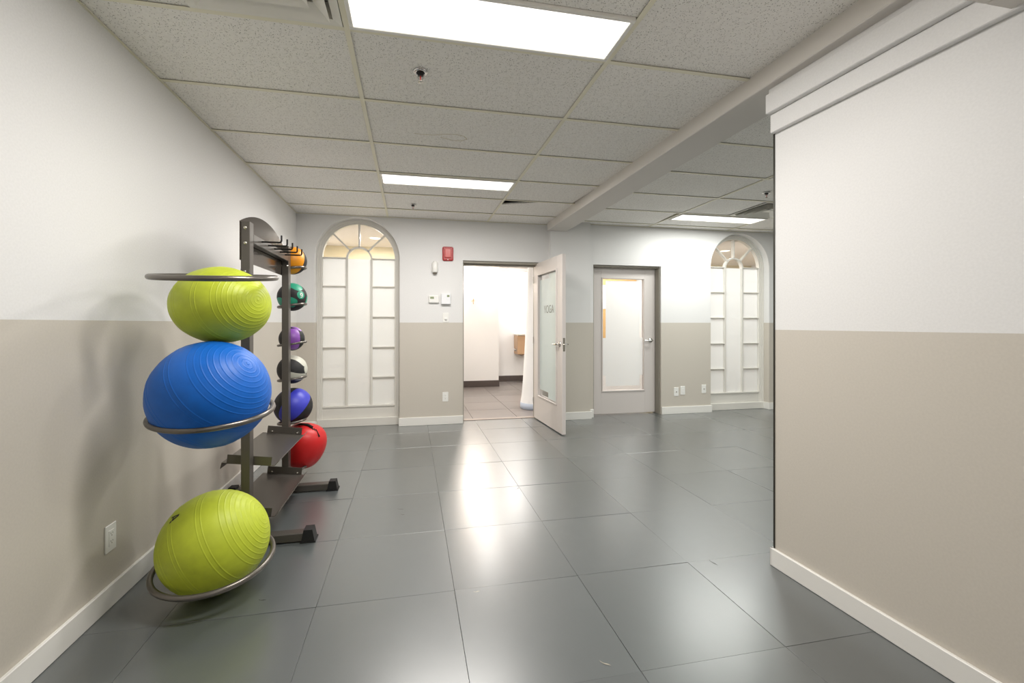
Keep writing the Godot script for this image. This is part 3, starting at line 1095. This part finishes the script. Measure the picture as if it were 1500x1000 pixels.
	# drinking fountain
	var fc := P(2.36, 0.60, 9.27)
	t = thing("drinking_fountain", fc, "tan wall-hung drinking fountain with pale basin in the hallway", "drinking fountain")
	st = stool()
	cbox(st, fc + Vector3(0, 0.20, 0.17), Vector3(0.32, 0.40, 0.34), 0.012)
	part(st, "cabinet", M.fountain, t)
	st = stool()
	cbox(st, fc + Vector3(0, 0.425, 0.175), Vector3(0.34, 0.05, 0.36), 0.015)
	part(st, "basin", M.porcelain, t)
	st = stool()
	tube(st, [fc + Vector3(-0.16, 0.10, 0.25), fc + Vector3(-0.20, 0.10, 0.25)], 0.022, 12)
	lathe(st, [Vector2(0, 0), Vector2(0.03, 0.0), Vector2(0.03, 0.012), Vector2(0, 0.014)], fc + Vector3(-0.2, 0.10, 0.25), Vector3(-1, 0, 0), 16)
	part(st, "push_valve", M.chrome, t)
	st = stool()
	tube(st, [fc + Vector3(-0.17, 0.09, 0.2), fc + Vector3(-0.12, 0.0, 0.2), fc + Vector3(-0.04, -0.03, 0.18), fc + Vector3(0.04, -0.03, 0.12), fc + Vector3(0.05, -0.02, 0.0)], 0.014, 10)
	part(st, "drain_pipe", M.chrome, t)
	# flared white drape beside the doorway
	var dc := P(1.80, 0.0, 6.28)
	t = thing("white_drape", dc, "white flared drape with pale blue hem just beyond the doorway", "drape")
	st = stool()
	var prof := []
	for i in 21:
		var v := float(i) / 20.0
		prof.append(Vector2(0.205 - 0.115 * pow(v, 0.62), 0.085 + v * 2.1))
	lathe(st, prof, dc, Vector3.UP, 32)
	part(st, "cloth", M.cloth, t)
	st = stool()
	lathe(st, [Vector2(0.203, 0.0), Vector2(0.209, 0.003), Vector2(0.207, 0.088), Vector2(0.202, 0.089)], dc, Vector3.UP, 32)
	part(st, "hem", M.cloth_hem, t)
	# downlights
	for a in [[2.15, 8.75, 2.2, "round downlight over the drinking fountain"], [1.25, 7.1, 1.7, "round downlight in the middle of the hallway"], [-0.5, 6.45, 3.2, "round downlight behind the first arched window"], [3.0, 6.3, 3.0, "round downlight behind the closed door"], [5.15, 6.42, 3.0, "round downlight seen through the second fan light"], [4.2, 7.2, 2.4, "round downlight further back behind the second arched window"]]:
		downlight(a[0], a[1], y, a[2], a[3])
	# notice board behind the closed door
	t = thing("notice_board", P(3.15, 0.9, 6.9), "cork notice board with papers behind the closed door", "notice board")
	st = stool()
	bx(st, 2.72, 3.78, 0.95, 2.1, 6.86, 6.88, 0.003)
	part(st, "board", M.cork, t)
	for p in [[2.76, 1.62, 0.3, 0.2], [2.76, 1.3, 0.3, 0.27], [2.77, 1.02, 0.28, 0.22], [3.5, 1.4, 0.22, 0.28], [3.48, 0.98, 0.26, 0.2], [3.12, 1.5, 0.3, 0.4]]:
		st = stool()
		bx(st, p[0], p[0] + p[2], p[1], p[1] + p[3], 6.856, 6.859)
		part(st, "paper", M.paper, t)

func downlight(x: float, d: float, y: float, e: float, label: String) -> void:
	var at := P(x, y, d)
	var t := thing("downlight", at, label, "ceiling light", "round downlights of the hallway")
	var st := stool()
	lathe(st, [Vector2(0.07, 0.0), Vector2(0.075, -0.006), Vector2(0.095, -0.004), Vector2(0.1, 0.001)], at, Vector3.UP, 28)
	part(st, "ring", M.lamp_frame, t)
	st = stool()
	lathe(st, [Vector2(0.0, -0.004), Vector2(0.072, -0.003), Vector2(0.072, 0.0)], at, Vector3.UP, 28)
	part(st, "lens", M.warm_glow, t)
	area(at + Vector3(0, -0.012, 0), Vector2(0.13, 0.13), e, Color(1.0, 0.99, 0.975), t)

# ------------------------------------------------------------------ ball rack
const RX := -0.905
const UP_N := [2.665, 2.725]
const UP_F := [3.452, 3.512]

func bolt(parent: Node3D, at: Vector3, n: Vector3, r := 0.011) -> void:
	var st := stool()
	lathe(st, [Vector2(0.0, r * 0.75), Vector2(r * 0.6, r * 0.6), Vector2(r, r * 0.1), Vector2(r, 0.0)], at, n, 12)
	part(st, "bolt", M.bolt, parent)

func build_rack() -> void:
	var t := thing("ball_rack", P(RX, 0, 3.09), "dark grey steel ball rack with hoops, shelves and hooks along the left wall", "rack")
	var hw := 0.0235
	for u in [UP_N, UP_F]:
		var st := stool()
		bx(st, RX - hw, RX + hw, 0.05, 1.822, u[0], u[1], 0.003)
		var up := part(st, "upright", M.steel, t)
		st = stool()
		bx(st, -1.255, -0.60, 0.006, 0.054, u[0] + 0.004, u[1] + 0.006, 0.004)
		var ft := part(st, "foot", M.steel, t)
		for s in [-1.0, 1.0]:
			st = stool()
			var xe := -0.578 if s > 0 else -1.262
			# tapered rubber boot with a flat sole
			var dm: float = (u[0] + u[1]) / 2 + 0.005
			var b := [Vector3(0.042, 0.0, 0.043), Vector3(0.042, 0.008, 0.043), Vector3(0.036, 0.008, 0.038), Vector3(0.024, 0.07, 0.033)]
			for k in 3:
				for q in 4:
					var sg := [[-1, -1], [1, -1], [1, 1], [-1, 1]]
					var A: Array = sg[q]
					var B: Array = sg[(q + 1) % 4]
					var p0 := Vector3(xe + (A[0] * b[k].x), b[k].y, -dm + A[1] * b[k].z)
					var p1 := Vector3(xe + (B[0] * b[k].x), b[k].y, -dm + B[1] * b[k].z)
					var p2 := Vector3(xe + (B[0] * b[k + 1].x), b[k + 1].y, -dm + B[1] * b[k + 1].z)
					var p3 := Vector3(xe + (A[0] * b[k + 1].x), b[k + 1].y, -dm + A[1] * b[k + 1].z)
					quad(st, p0, p1, p2, p3, (p0 + p1) * 0.5 - Vector3(xe, b[k].y - 0.001, -dm))
			bx(st, xe - 0.024, xe + 0.024, 0.066, 0.0705, dm - 0.033, dm + 0.033, 0.002)
			part(st, "end_cap", M.black_rubber, ft)
	bolt(t, P(RX, 1.785, UP_N[0]), Vector3(0, 0, 1))
	bolt(t, P(RX, 1.700, UP_N[0]), Vector3(0, 0, 1))
	bolt(t, P(RX + 0.012, 1.675, UP_F[0]), Vector3(0, 0, 1), 0.009)
	bolt(t, P(RX - 0.03, 1.675, UP_F[0] - 0.002), Vector3(0, 0, 1), 0.009)
	# top bar with hooks
	var st := stool()
	bx(st, RX - 0.02, RX + 0.024, 1.708, 1.762, UP_N[1], UP_F[0], 0.003)
	part(st, "top_bar", M.steel, t)
	for k in 5:
		st = stool()
		var d := 2.86 + 0.125 * k
		var x0 := RX + 0.02
		tube(st, [P(x0, 1.742, d), P(x0 + 0.105, 1.742, d), P(x0 + 0.112, 1.745, d), P(x0 + 0.115, 1.753, d), P(x0 + 0.115, 1.785, d)], 0.0052, 8)
		part(st, "hook", M.dark_metal, t)
	# arched sign plate on the wall side
	st = stool()
	var poly := PackedVector2Array()
	var chord := 3.50 - 2.66
	var sag := 0.092
	var rad := (chord * chord / 4 + sag * sag) / (2 * sag)
	var cc := Vector2(3.08, 1.822 + sag - rad)
	var half := asin(chord / 2 / rad)
	for q in arc_pts(cc, rad, PI / 2 + half, PI / 2 - half, 24):
		poly.append(q)
	poly.append(Vector2(3.50, 1.605))
	poly.append(Vector2(2.66, 1.605))
	prism(st, poly, Vector3(RX - hw - 0.004, 0, 0), Vector3(0, 0, -1), Vector3.UP, Vector3(0.004, 0, 0))
	part(st, "sign_plate", M.sign_plate, t)
	# two tilted shelves with lips, and the angle brackets that carry them
	for y in [0.452, 0.158]:
		st = stool()
		var prof := [Vector2(-1.06, y - 0.022), Vector2(-1.052, y + 0.012), Vector2(-0.775, y - 0.022), Vector2(-0.752, y + 0.004)]
		for i in 3:
			var a: Vector2 = prof[i]
			var b: Vector2 = prof[i + 1]
			var nn := (b - a).orthogonal().normalized()
			if nn.y < 0:
				nn = -nn
			var pp := PackedVector2Array([a, b, b - nn * 0.003, a - nn * 0.003])
			prism(st, pp, P(0, 0, UP_N[1] + 0.012), Vector3.RIGHT, Vector3.UP, P(0, 0, UP_F[0] - UP_N[1] - 0.02))
		var sh := part(st, "shelf", M.steel, t)
		var tilt := Basis(Vector3(0, 0, 1), -atan2(0.034, 0.277))
		for d in [UP_N[1] + 0.006, UP_F[0] - 0.006]:
			st = stool()
			cbox(st, P(-0.905, y + 0.018, d), Vector3(0.235, 0.052, 0.005), 0.001, tilt)
			part(st, "bracket", M.steel, sh)
			for x in [-0.99, -0.82]:
				bolt(sh, P(x, y + 0.006 - (x + 0.905) * 0.123, d - 0.003 if d > 3 else d + 0.003), Vector3(0, 0, 1 if d > 3 else -1), 0.007)
	# big hoops on the near post
	for a in [[2.29, 1.470, 0.252], [2.264, 0.838, 0.245], [2.278, 0.138, 0.242]]:
		st = stool()
		var pts := []
		var r: float = a[2]
		for i in 64:
			var an := TAU * i / 64
			pts.append(P(-0.902 + r * cos(an), a[1] + 0.12 * r * sin(an), a[0] + r * sin(an)))
		tube(st, pts, 0.0125, 12, true)
		var hp := part(st, "hoop", M.tubing, t)
		st = stool()
		var yb: float = a[1] + 0.12 * r
		tube(st, [P(-0.902, yb, a[0] + r), P(-0.904, yb + 0.004, UP_N[0] - 0.004)], 0.0125, 10)
		part(st, "arm", M.tubing, hp)
		st = stool()
		bx(st, RX - 0.022, RX + 0.022, yb - 0.05, yb + 0.055, UP_N[0] - 0.005, UP_N[0], 0.001)
		part(st, "mounting_plate", M.steel, hp)
		bolt(hp, P(RX, yb + 0.04, UP_N[0] - 0.005), Vector3(0, 0, 1), 0.008)
	# small hoops on the far post
	for y in [1.672, 1.390, 1.096, 0.828, 0.498, 0.13]:
		st = stool()
		var pts := []
		var r := 0.092
		var n := 40
		for i in n + 1:
			var an := deg_to_rad(lerpf(-68.0, 248.0, float(i) / n))
			var rise := 0.014 * cos(an)
			pts.append(P(-0.9 + r * cos(an) * 1.06, y + rise, 3.627 - r * sin(an)))
		# the open ends turn up a little at the wall-far side
		tube(st, pts, 0.0095, 10)
		var hp := part(st, "small_hoop", M.tubing, t)
		st = stool()
		tube(st, [P(-0.903, y, UP_F[1]), P(-0.901, y, 3.536)], 0.0095, 8)
		part(st, "arm", M.tubing, hp)
		st = stool()
		bx(st, RX - 0.02, RX + 0.02, y - 0.04, y + 0.04, UP_F[1], UP_F[1] + 0.005, 0.001)
		part(st, "mounting_plate", M.steel, hp)

# ------------------------------------------------------------------ balls
func big_ball(c: Vector3, rad: float, squash: float, axis: Vector3, m: Material, label: String, press := Vector3.ZERO, press_r := 0.0) -> Node3D:
	var t := thing("exercise_ball", c - Vector3(0, rad * squash, 0), label, "exercise ball", "inflated exercise balls on the near end of the rack")
	var ridges := []
	for a in [6, 11, 16, 21.5, 27, 32.5, 38, 43.5, 49, 55]:
		ridges.append(a)
		ridges.append(180 - a)
	for a in [72, 77, 103, 108]:
		ridges.append(a)
	var st := stool()
	axis = axis.normalized()
	var a0 := axis.cross(Vector3.UP).normalized()
	var b0 := axis.cross(a0)
	var n := 420
	var segs := 72
	var rows := []
	for i in n + 1:
		var th := PI * i / n
		var bump := 0.0
		for r in ridges:
			var dlt: float = (rad_to_deg(th) - r) * PI / 180.0 * rad
			if absf(dlt) < 0.006:
				bump += 0.0013 * exp(-pow(dlt / 0.0017, 2.0))
		if th < 0.03 or th > PI - 0.03:
			bump -= 0.001
		var row := []
		for k in segs:
			var ph := TAU * k / segs
			var dir := axis * cos(th) + (a0 * cos(ph) + b0 * sin(ph)) * sin(th)
			var q := dir * (rad + bump) * Vector3(1, squash, 1)
			# where it lies on the ball below, its skin takes that ball's shape
			if press_r > 0.0 and (q + c).distance_to(press) < press_r:
				q = press + (q + c - press).normalized() * press_r - c
			row.append(q)
		rows.append(row)
	var nrm := []
	for i in n + 1:
		var row := []
		for k in segs:
			if i == 0 or i == n:
				row.append((rows[i][k] / Vector3(1, squash * squash, 1)).normalized())
				continue
			var du: Vector3 = rows[i + 1][k] - rows[i - 1][k]
			var dv: Vector3 = rows[i][(k + 1) % segs] - rows[i][(k - 1 + segs) % segs]
			var nn := du.cross(dv).normalized()
			if nn.dot(rows[i][k]) < 0:
				nn = -nn
			row.append(nn)
		nrm.append(row)
	for i in n:
		for k in segs:
			var k2 := (k + 1) % segs
			smooth_quad(st, [rows[i][k] + c, nrm[i][k]], [rows[i][k2] + c, nrm[i][k2]], [rows[i + 1][k2] + c, nrm[i + 1][k2]], [rows[i + 1][k] + c, nrm[i + 1][k]])
	part(st, "skin", m, t)
	# air plug at the pole
	st = stool()
	var pole := axis * Vector3(1, squash, 1) * rad
	lathe(st, [Vector2(0.0, 0.0012), Vector2(0.006, 0.001), Vector2(0.0085, -0.0006)], c + pole, axis, 16)
	part(st, "air_plug", m, t)
	return t

func patch(c: Vector3, r: float, dir: Vector3, upv: Vector3, hw: float, hh: float, round_p := 4.0, n := 26) -> SurfaceTool:
	# raised panel on a ball: superellipse of half angles hw, hh (degrees) round dir
	var st := stool()
	dir = dir.normalized()
	var u := upv.cross(dir).normalized()
	var v := dir.cross(u)
	var ring_n := 48
	var rows := []
	for i in n + 1:
		var s := float(i) / n
		var row := []
		for k in ring_n:
			var ph := TAU * k / ring_n
			var cx := cos(ph)
			var sy := sin(ph)
			var q := pow(pow(absf(cx), round_p) + pow(absf(sy), round_p), -1.0 / round_p)
			var ax := deg_to_rad(hw) * s * q * cx
			var ay := deg_to_rad(hh) * s * q * sy
			var w := sqrt(ax * ax + ay * ay)
			var d := dir
			if w > 1e-6:
				d = dir * cos(w) + (u * ax + v * ay) / w * sin(w)
			var edge := 1.0 if i < n else 0.0
			row.append([c + d * (r + (0.0012 if edge > 0.5 else -0.0008)), d])
		rows.append(row)
	for i in n:
		for k in ring_n:
			var k2 := (k + 1) % ring_n
			smooth_quad(st, rows[i][k], rows[i][k2], rows[i + 1][k2], rows[i + 1][k])
	return st

func ball_core(c: Vector3, r: float) -> SurfaceTool:
	var st := stool()
	var prof := []
	for i in 41:
		var a := -PI / 2 + PI * i / 40
		prof.append(Vector2(maxf(0.0, r * cos(a)), r * sin(a)))
	lathe(st, prof, c, Vector3.UP, 48)
	return st

func med_ball(c: Vector3, r: float, label: String, core: Material, panels: Array) -> Node3D:
	var t := thing("medicine_ball", c - Vector3(0, r, 0), label, "medicine ball", "medicine balls on the far end of the rack")
	part(ball_core(c, r), "grip_shell", core, t)
	for p in panels:
		part(patch(c, r, p[1], p[2], p[3], p[4], p[5]), "panel", p[0], t)
	return t

func text_on_ball(txt: String, c: Vector3, r: float, dir: Vector3, upv: Vector3, size: float, m: Material, parent: Node3D) -> void:
	var tm := TextMesh.new()
	var fnt := SystemFont.new()
	fnt.font_names = PackedStringArray(["Droid Sans"])
	fnt.font_weight = 700
	tm.font = fnt
	tm.font_size = 64
	tm.pixel_size = size / 64.0
	tm.depth = 0.0
	tm.text = txt
	var arr := tm.get_mesh_arrays()
	dir = dir.normalized()
	var u := upv.cross(dir).normalized()
	var v := dir.cross(u)
	var verts: PackedVector3Array = arr[Mesh.ARRAY_VERTEX]
	var idx: PackedInt32Array = arr[Mesh.ARRAY_INDEX] if arr[Mesh.ARRAY_INDEX] != null else PackedInt32Array(range(verts.size()))
	var st := stool()
	for i in range(0, idx.size() - 2, 3):
		var tr := []
		for k in 3:
			var q := verts[idx[i + k]]
			var d := (dir * r + u * q.x + v * q.y).normalized()
			tr.append([c + d * (r + 0.0012), d])
		smooth_tri(st, tr[0], tr[1], tr[2])
	part(st, "printed_mark", m, parent)

func build_balls() -> void:
	var bc := P(-0.9, 0.927, 2.233)
	var lc := P(-0.9, 0.2295, 2.274)
	big_ball(bc, 0.245, 0.99, Vector3(0.735, 0.591, 0.333), M.ball_blue, "big blue ridged exercise ball resting in the middle hoop")
	big_ball(P(-0.9, 1.341, 2.349), 0.213, 0.865, Vector3(0.894, 0.12, 0.438), M.ball_green, "squashed lime green exercise ball on top of the blue ball", bc, 0.2455)
	var lb := big_ball(lc, 0.2275, 1.0, Vector3(0.89, 0.455, -0.045), M.ball_green, "lime green exercise ball in the lowest hoop near the floor")
	text_on_ball("A", lc, 0.2275, Vector3(-0.55, 0.72, 0.43), Vector3(0.7, 0.45, 0.1), 0.06, M.print_black, lb)
	var d := 3.627
	med_ball(P(-0.9, 1.737, d), 0.106, "orange and black medicine ball in the topmost small hoop", M.grip, [[M.med_orange, Vector3(0.5, -0.05, 0.86), Vector3(0.25, 1, 0), 36, 82, 2.4], [M.med_orange, Vector3(-0.9, 0.1, -0.3), Vector3.UP, 34, 80, 2.4]])
	var gc := P(-0.9, 1.456, d)
	var g := med_ball(gc, 0.107, "teal green and black medicine ball with white number 9", M.grip, [[M.med_green, Vector3(0.75, 0.12, 0.65), Vector3.UP, 17, 17, 2.0], [M.med_green, Vector3(0.2, 0.86, 0.42), Vector3(0.3, 0, -1), 40, 26, 2.6], [M.med_green, Vector3(0.16, -0.44, 0.86), Vector3(0.5, 1, 0), 21, 22, 3.0], [M.med_green, Vector3(-0.6, -0.45, 0.6), Vector3.UP, 22, 24, 3.0], [M.med_green, Vector3(0.95, -0.35, -0.2), Vector3.UP, 20, 26, 3.0]])
	text_on_ball("9", gc, 0.1075, Vector3(0.77, 0.09, 0.63), Vector3.UP, 0.05, M.print_white, g)
	med_ball(P(-0.9, 1.135, d - 0.012), 0.092, "small purple and black medicine ball under the green one", M.grip, [[M.med_purple, Vector3(0.40, -0.05, 0.91), Vector3.UP, 29, 62, 5.0], [M.med_purple, Vector3(0.42, 0.9, 0.1), Vector3(0, 0, -1), 26, 14, 3.0]])
	med_ball(P(-0.9, 0.896, d), 0.108, "off-white and black medicine ball in the fourth small hoop", M.grip, [[M.med_white, Vector3(0.36, 0.90, 0.18), Vector3(0, 0, -1), 52, 27, 4.0], [M.med_white, Vector3(0.50, -0.46, 0.70), Vector3(0.25, 1, 0), 46, 17, 4.0], [M.med_white, Vector3(0.98, 0.06, 0.14), Vector3.UP, 17, 20, 2.0]])
	med_ball(P(-0.9, 0.609, 3.662), 0.14, "blue and black medicine ball above the red ball", M.grip, [[M.med_blue, Vector3(0.38, 0.34, 0.85), Vector3(0.75, 1, 0), 34, 84, 2.6], [M.med_blue, Vector3(-0.85, -0.3, -0.1), Vector3(0.7, 1, 0), 30, 80, 2.6]])
	# soft red slam ball, slumped, with a black strap
	var rc := P(-0.835, 0.288, 3.72)
	var t := thing("medicine_ball", rc - Vector3(0, 0.18, 0), "soft red medicine ball with black strap in the lowest small hoop", "medicine ball", "medicine balls on the far end of the rack")
	var st := stool()
	var prof := [Vector2(0.0, -0.182), Vector2(0.05, -0.178), Vector2(0.1, -0.152), Vector2(0.135, -0.105), Vector2(0.158, -0.045), Vector2(0.166, 0.01), Vector2(0.162, 0.06), Vector2(0.145, 0.105), Vector2(0.112, 0.14), Vector2(0.07, 0.158), Vector2(0.03, 0.164), Vector2(0.0, 0.165)]
	var fine := []
	for i in prof.size() - 1:
		for k in 4:
			var pre: Vector2 = prof[maxi(i - 1, 0)]
			var post: Vector2 = prof[mini(i + 2, prof.size() - 1)]
			fine.append((prof[i] as Vector2).cubic_interpolate(prof[i + 1], pre, post, k / 4.0))
	fine.append(prof[-1])
	lathe(st, fine, rc, Vector3(0.18, 1, 0.02), 40)
	part(st, "skin", M.med_red, t)
	st = stool()
	tube(st, [rc + Vector3(-0.10, 0.135, 0.05), rc + Vector3(-0.02, 0.168, 0.03), rc + Vector3(0.04, 0.166, 0.05), rc + Vector3(0.075, 0.150, 0.07)], 0.011, 8)
	for k in 3:
		cbox(st, rc + Vector3(0.085 + 0.016 * k, 0.118 - 0.006 * k, 0.088 - 0.002 * k), Vector3(0.013, 0.07, 0.004), 0.001, Basis(Vector3(0, 0, 1), 0.35 + 0.12 * k) * Basis(Vector3(1, 0, 0), -0.45))
	part(st, "strap", M.strap, t)

# ------------------------------------------------------------------ small fittings on the walls
func wall_frame(at: Vector3, n: Vector3) -> Transform3D:
	n = n.normalized()
	return Transform3D(Basis(Vector3.UP.cross(n), Vector3.UP, n), at)

func lbox(st: SurfaceTool, x0: float, x1: float, y0: float, y1: float, z0: float, z1: float, bev := 0.0) -> void:
	cbox(st, Vector3((x0 + x1) / 2, (y0 + y1) / 2, (z0 + z1) / 2), Vector3(x1 - x0, y1 - y0, z1 - z0), bev)

func outlet(at: Vector3, n: Vector3, style: String, label: String, cat := "outlet", grp := "") -> void:
	var t := thing("wall_outlet" if cat == "outlet" else "light_switch", at, label, cat, grp)
	t.transform = wall_frame(at, n)
	var st := stool()
	lbox(st, -0.036, 0.036, -0.06, 0.06, 0.0, 0.006, 0.003)
	part(st, "cover_plate", M.plastic, t, true)
	if style == "duplex":
		st = stool()
		lbox(st, -0.0175, 0.0175, -0.035, 0.035, 0.004, 0.0085, 0.002)
		var sk := part(st, "socket", M.plastic, t, true)
		st = stool()
		for y in [0.017, -0.017]:
			for x in [-0.006, 0.006]:
				lbox(st, x - 0.001, x + 0.001, y, y + 0.007, 0.0083, 0.0088)
			lbox(st, -0.002, 0.002, y - 0.008, y - 0.004, 0.0083, 0.0088)
		part(st, "slots", M.plastic_slot, sk, true)
	elif style == "rocker":
		st = stool()
		lbox(st, -0.0165, 0.0165, -0.033, 0.033, 0.004, 0.009, 0.003)
		part(st, "rocker", M.plastic, t, true)
	elif style == "dimmer":
		st = stool()
		lathe(st, [Vector2(0.014, 0.0), Vector2(0.014, 0.014), Vector2(0.012, 0.017), Vector2(0.0, 0.018)], Vector3(0, -0.016, 0.005), Vector3(0, 0, 1), 20)
		part(st, "knob", M.plastic, t, true)
	else:
		st = stool()
		lathe(st, [Vector2(0.007, 0.0), Vector2(0.006, 0.008), Vector2(0.0, 0.008)], Vector3(0, 0, 0.005), Vector3(0, 0, 1), 12)
		part(st, "jack", M.plastic_slot, t, true)

func build_fittings() -> void:
	var fwd := Vector3(0, 0, 1)
	# pull-style fire alarm sounder
	var at := P(0.45, 2.12, DB)
	var t := thing("fire_alarm", at, "red fire alarm sounder high beside the hall doorway", "fire alarm")
	t.transform = wall_frame(at, fwd)
	var st := stool()
	lbox(st, -0.067, 0.067, -0.087, 0.087, 0.0, 0.03, 0.012)
	part(st, "housing", M.alarm_red, t, true)
	st = stool()
	lbox(st, -0.042, 0.042, -0.052, 0.064, 0.026, 0.046, 0.012)
	part(st, "lens", M.alarm_lens, t, true)
	st = stool()
	lbox(st, -0.008, 0.008, -0.078, -0.07, 0.029, 0.0315, 0.001)
	part(st, "badge", M.plastic, t, true)
	# motion sensor
	at = P(0.29, 1.94, DB)
	t = thing("motion_sensor", at, "slim white motion sensor below the red fire alarm", "sensor")
	t.transform = wall_frame(at, fwd)
	st = stool()
	lathe(st, [Vector2(0.0, 0.082), Vector2(0.022, 0.078), Vector2(0.034, 0.06), Vector2(0.036, 0.0), Vector2(0.036, -0.05), Vector2(0.03, -0.058), Vector2(0.0, -0.06)], Vector3(0, 0, 0.03), Vector3.UP, 20)
	part(st, "housing", M.plastic, t, true)
	st = stool()
	lathe(st, [Vector2(0.026, -0.056), Vector2(0.022, -0.072), Vector2(0.008, -0.08), Vector2(0.0, -0.08)], Vector3(0, 0, 0.032), Vector3.UP, 16)
	part(st, "lens", M.plastic_slot, t, true)
	# thermostats
	at = P(0.278, 1.553, DB)
	t = thing("thermostat", at, "wide white thermostat with small display", "thermostat")
	t.transform = wall_frame(at, fwd)
	st = stool()
	lbox(st, -0.064, 0.064, -0.048, 0.048, 0.0, 0.03, 0.009)
	var cs := part(st, "case", M.plastic, t, true)
	st = stool()
	lbox(st, -0.046, 0.0, 0.004, 0.03, 0.0295, 0.031)
	part(st, "display", M.lcd, cs, true)
	for b in [[0.02, 0.016], [0.036, 0.016], [0.028, 0.004], [-0.03, -0.026], [0.0, -0.026]]:
		st = stool()
		lbox(st, b[0] - 0.005, b[0] + 0.005, b[1] - 0.004, b[1] + 0.004, 0.0295, 0.0315, 0.001)
		part(st, "button", M.plastic_cool, cs, true)
	at = P(0.425, 1.556, DB)
	t = thing("thermostat", at, "square white control box right of the wide thermostat", "thermostat")
	t.transform = wall_frame(at, fwd)
	st = stool()
	lbox(st, -0.058, 0.058, -0.065, 0.068, 0.0, 0.045, 0.005)
	part(st, "case", M.plastic_cool, t, true)
	st = stool()
	lbox(st, 0.012, 0.042, 0.024, 0.05, 0.0445, 0.046)
	part(st, "display", M.lcd, t, true)
	outlet(P(0.425, 1.327, DB), fwd, "dimmer", "white dimmer switch plate on the paint line by the doorway", "switch")
	outlet(P(0.42, 0.341, DB), fwd, "duplex", "white outlet low on the wall between window and hall doorway")
	outlet(P(3.615, 0.305, DB), fwd, "blank", "lower of two white wall plates beside the closed door")
	outlet(P(3.715, 0.321, DB), fwd, "rocker", "upper of two white wall plates beside the closed door")
	outlet(P(4.047, 0.332, DB), fwd, "blank", "white wall plate beside the second arched window")
	outlet(P(XL, 0.302, 2.241), Vector3(1, 0, 0), "duplex", "white outlet on the left wall beside the exercise balls")
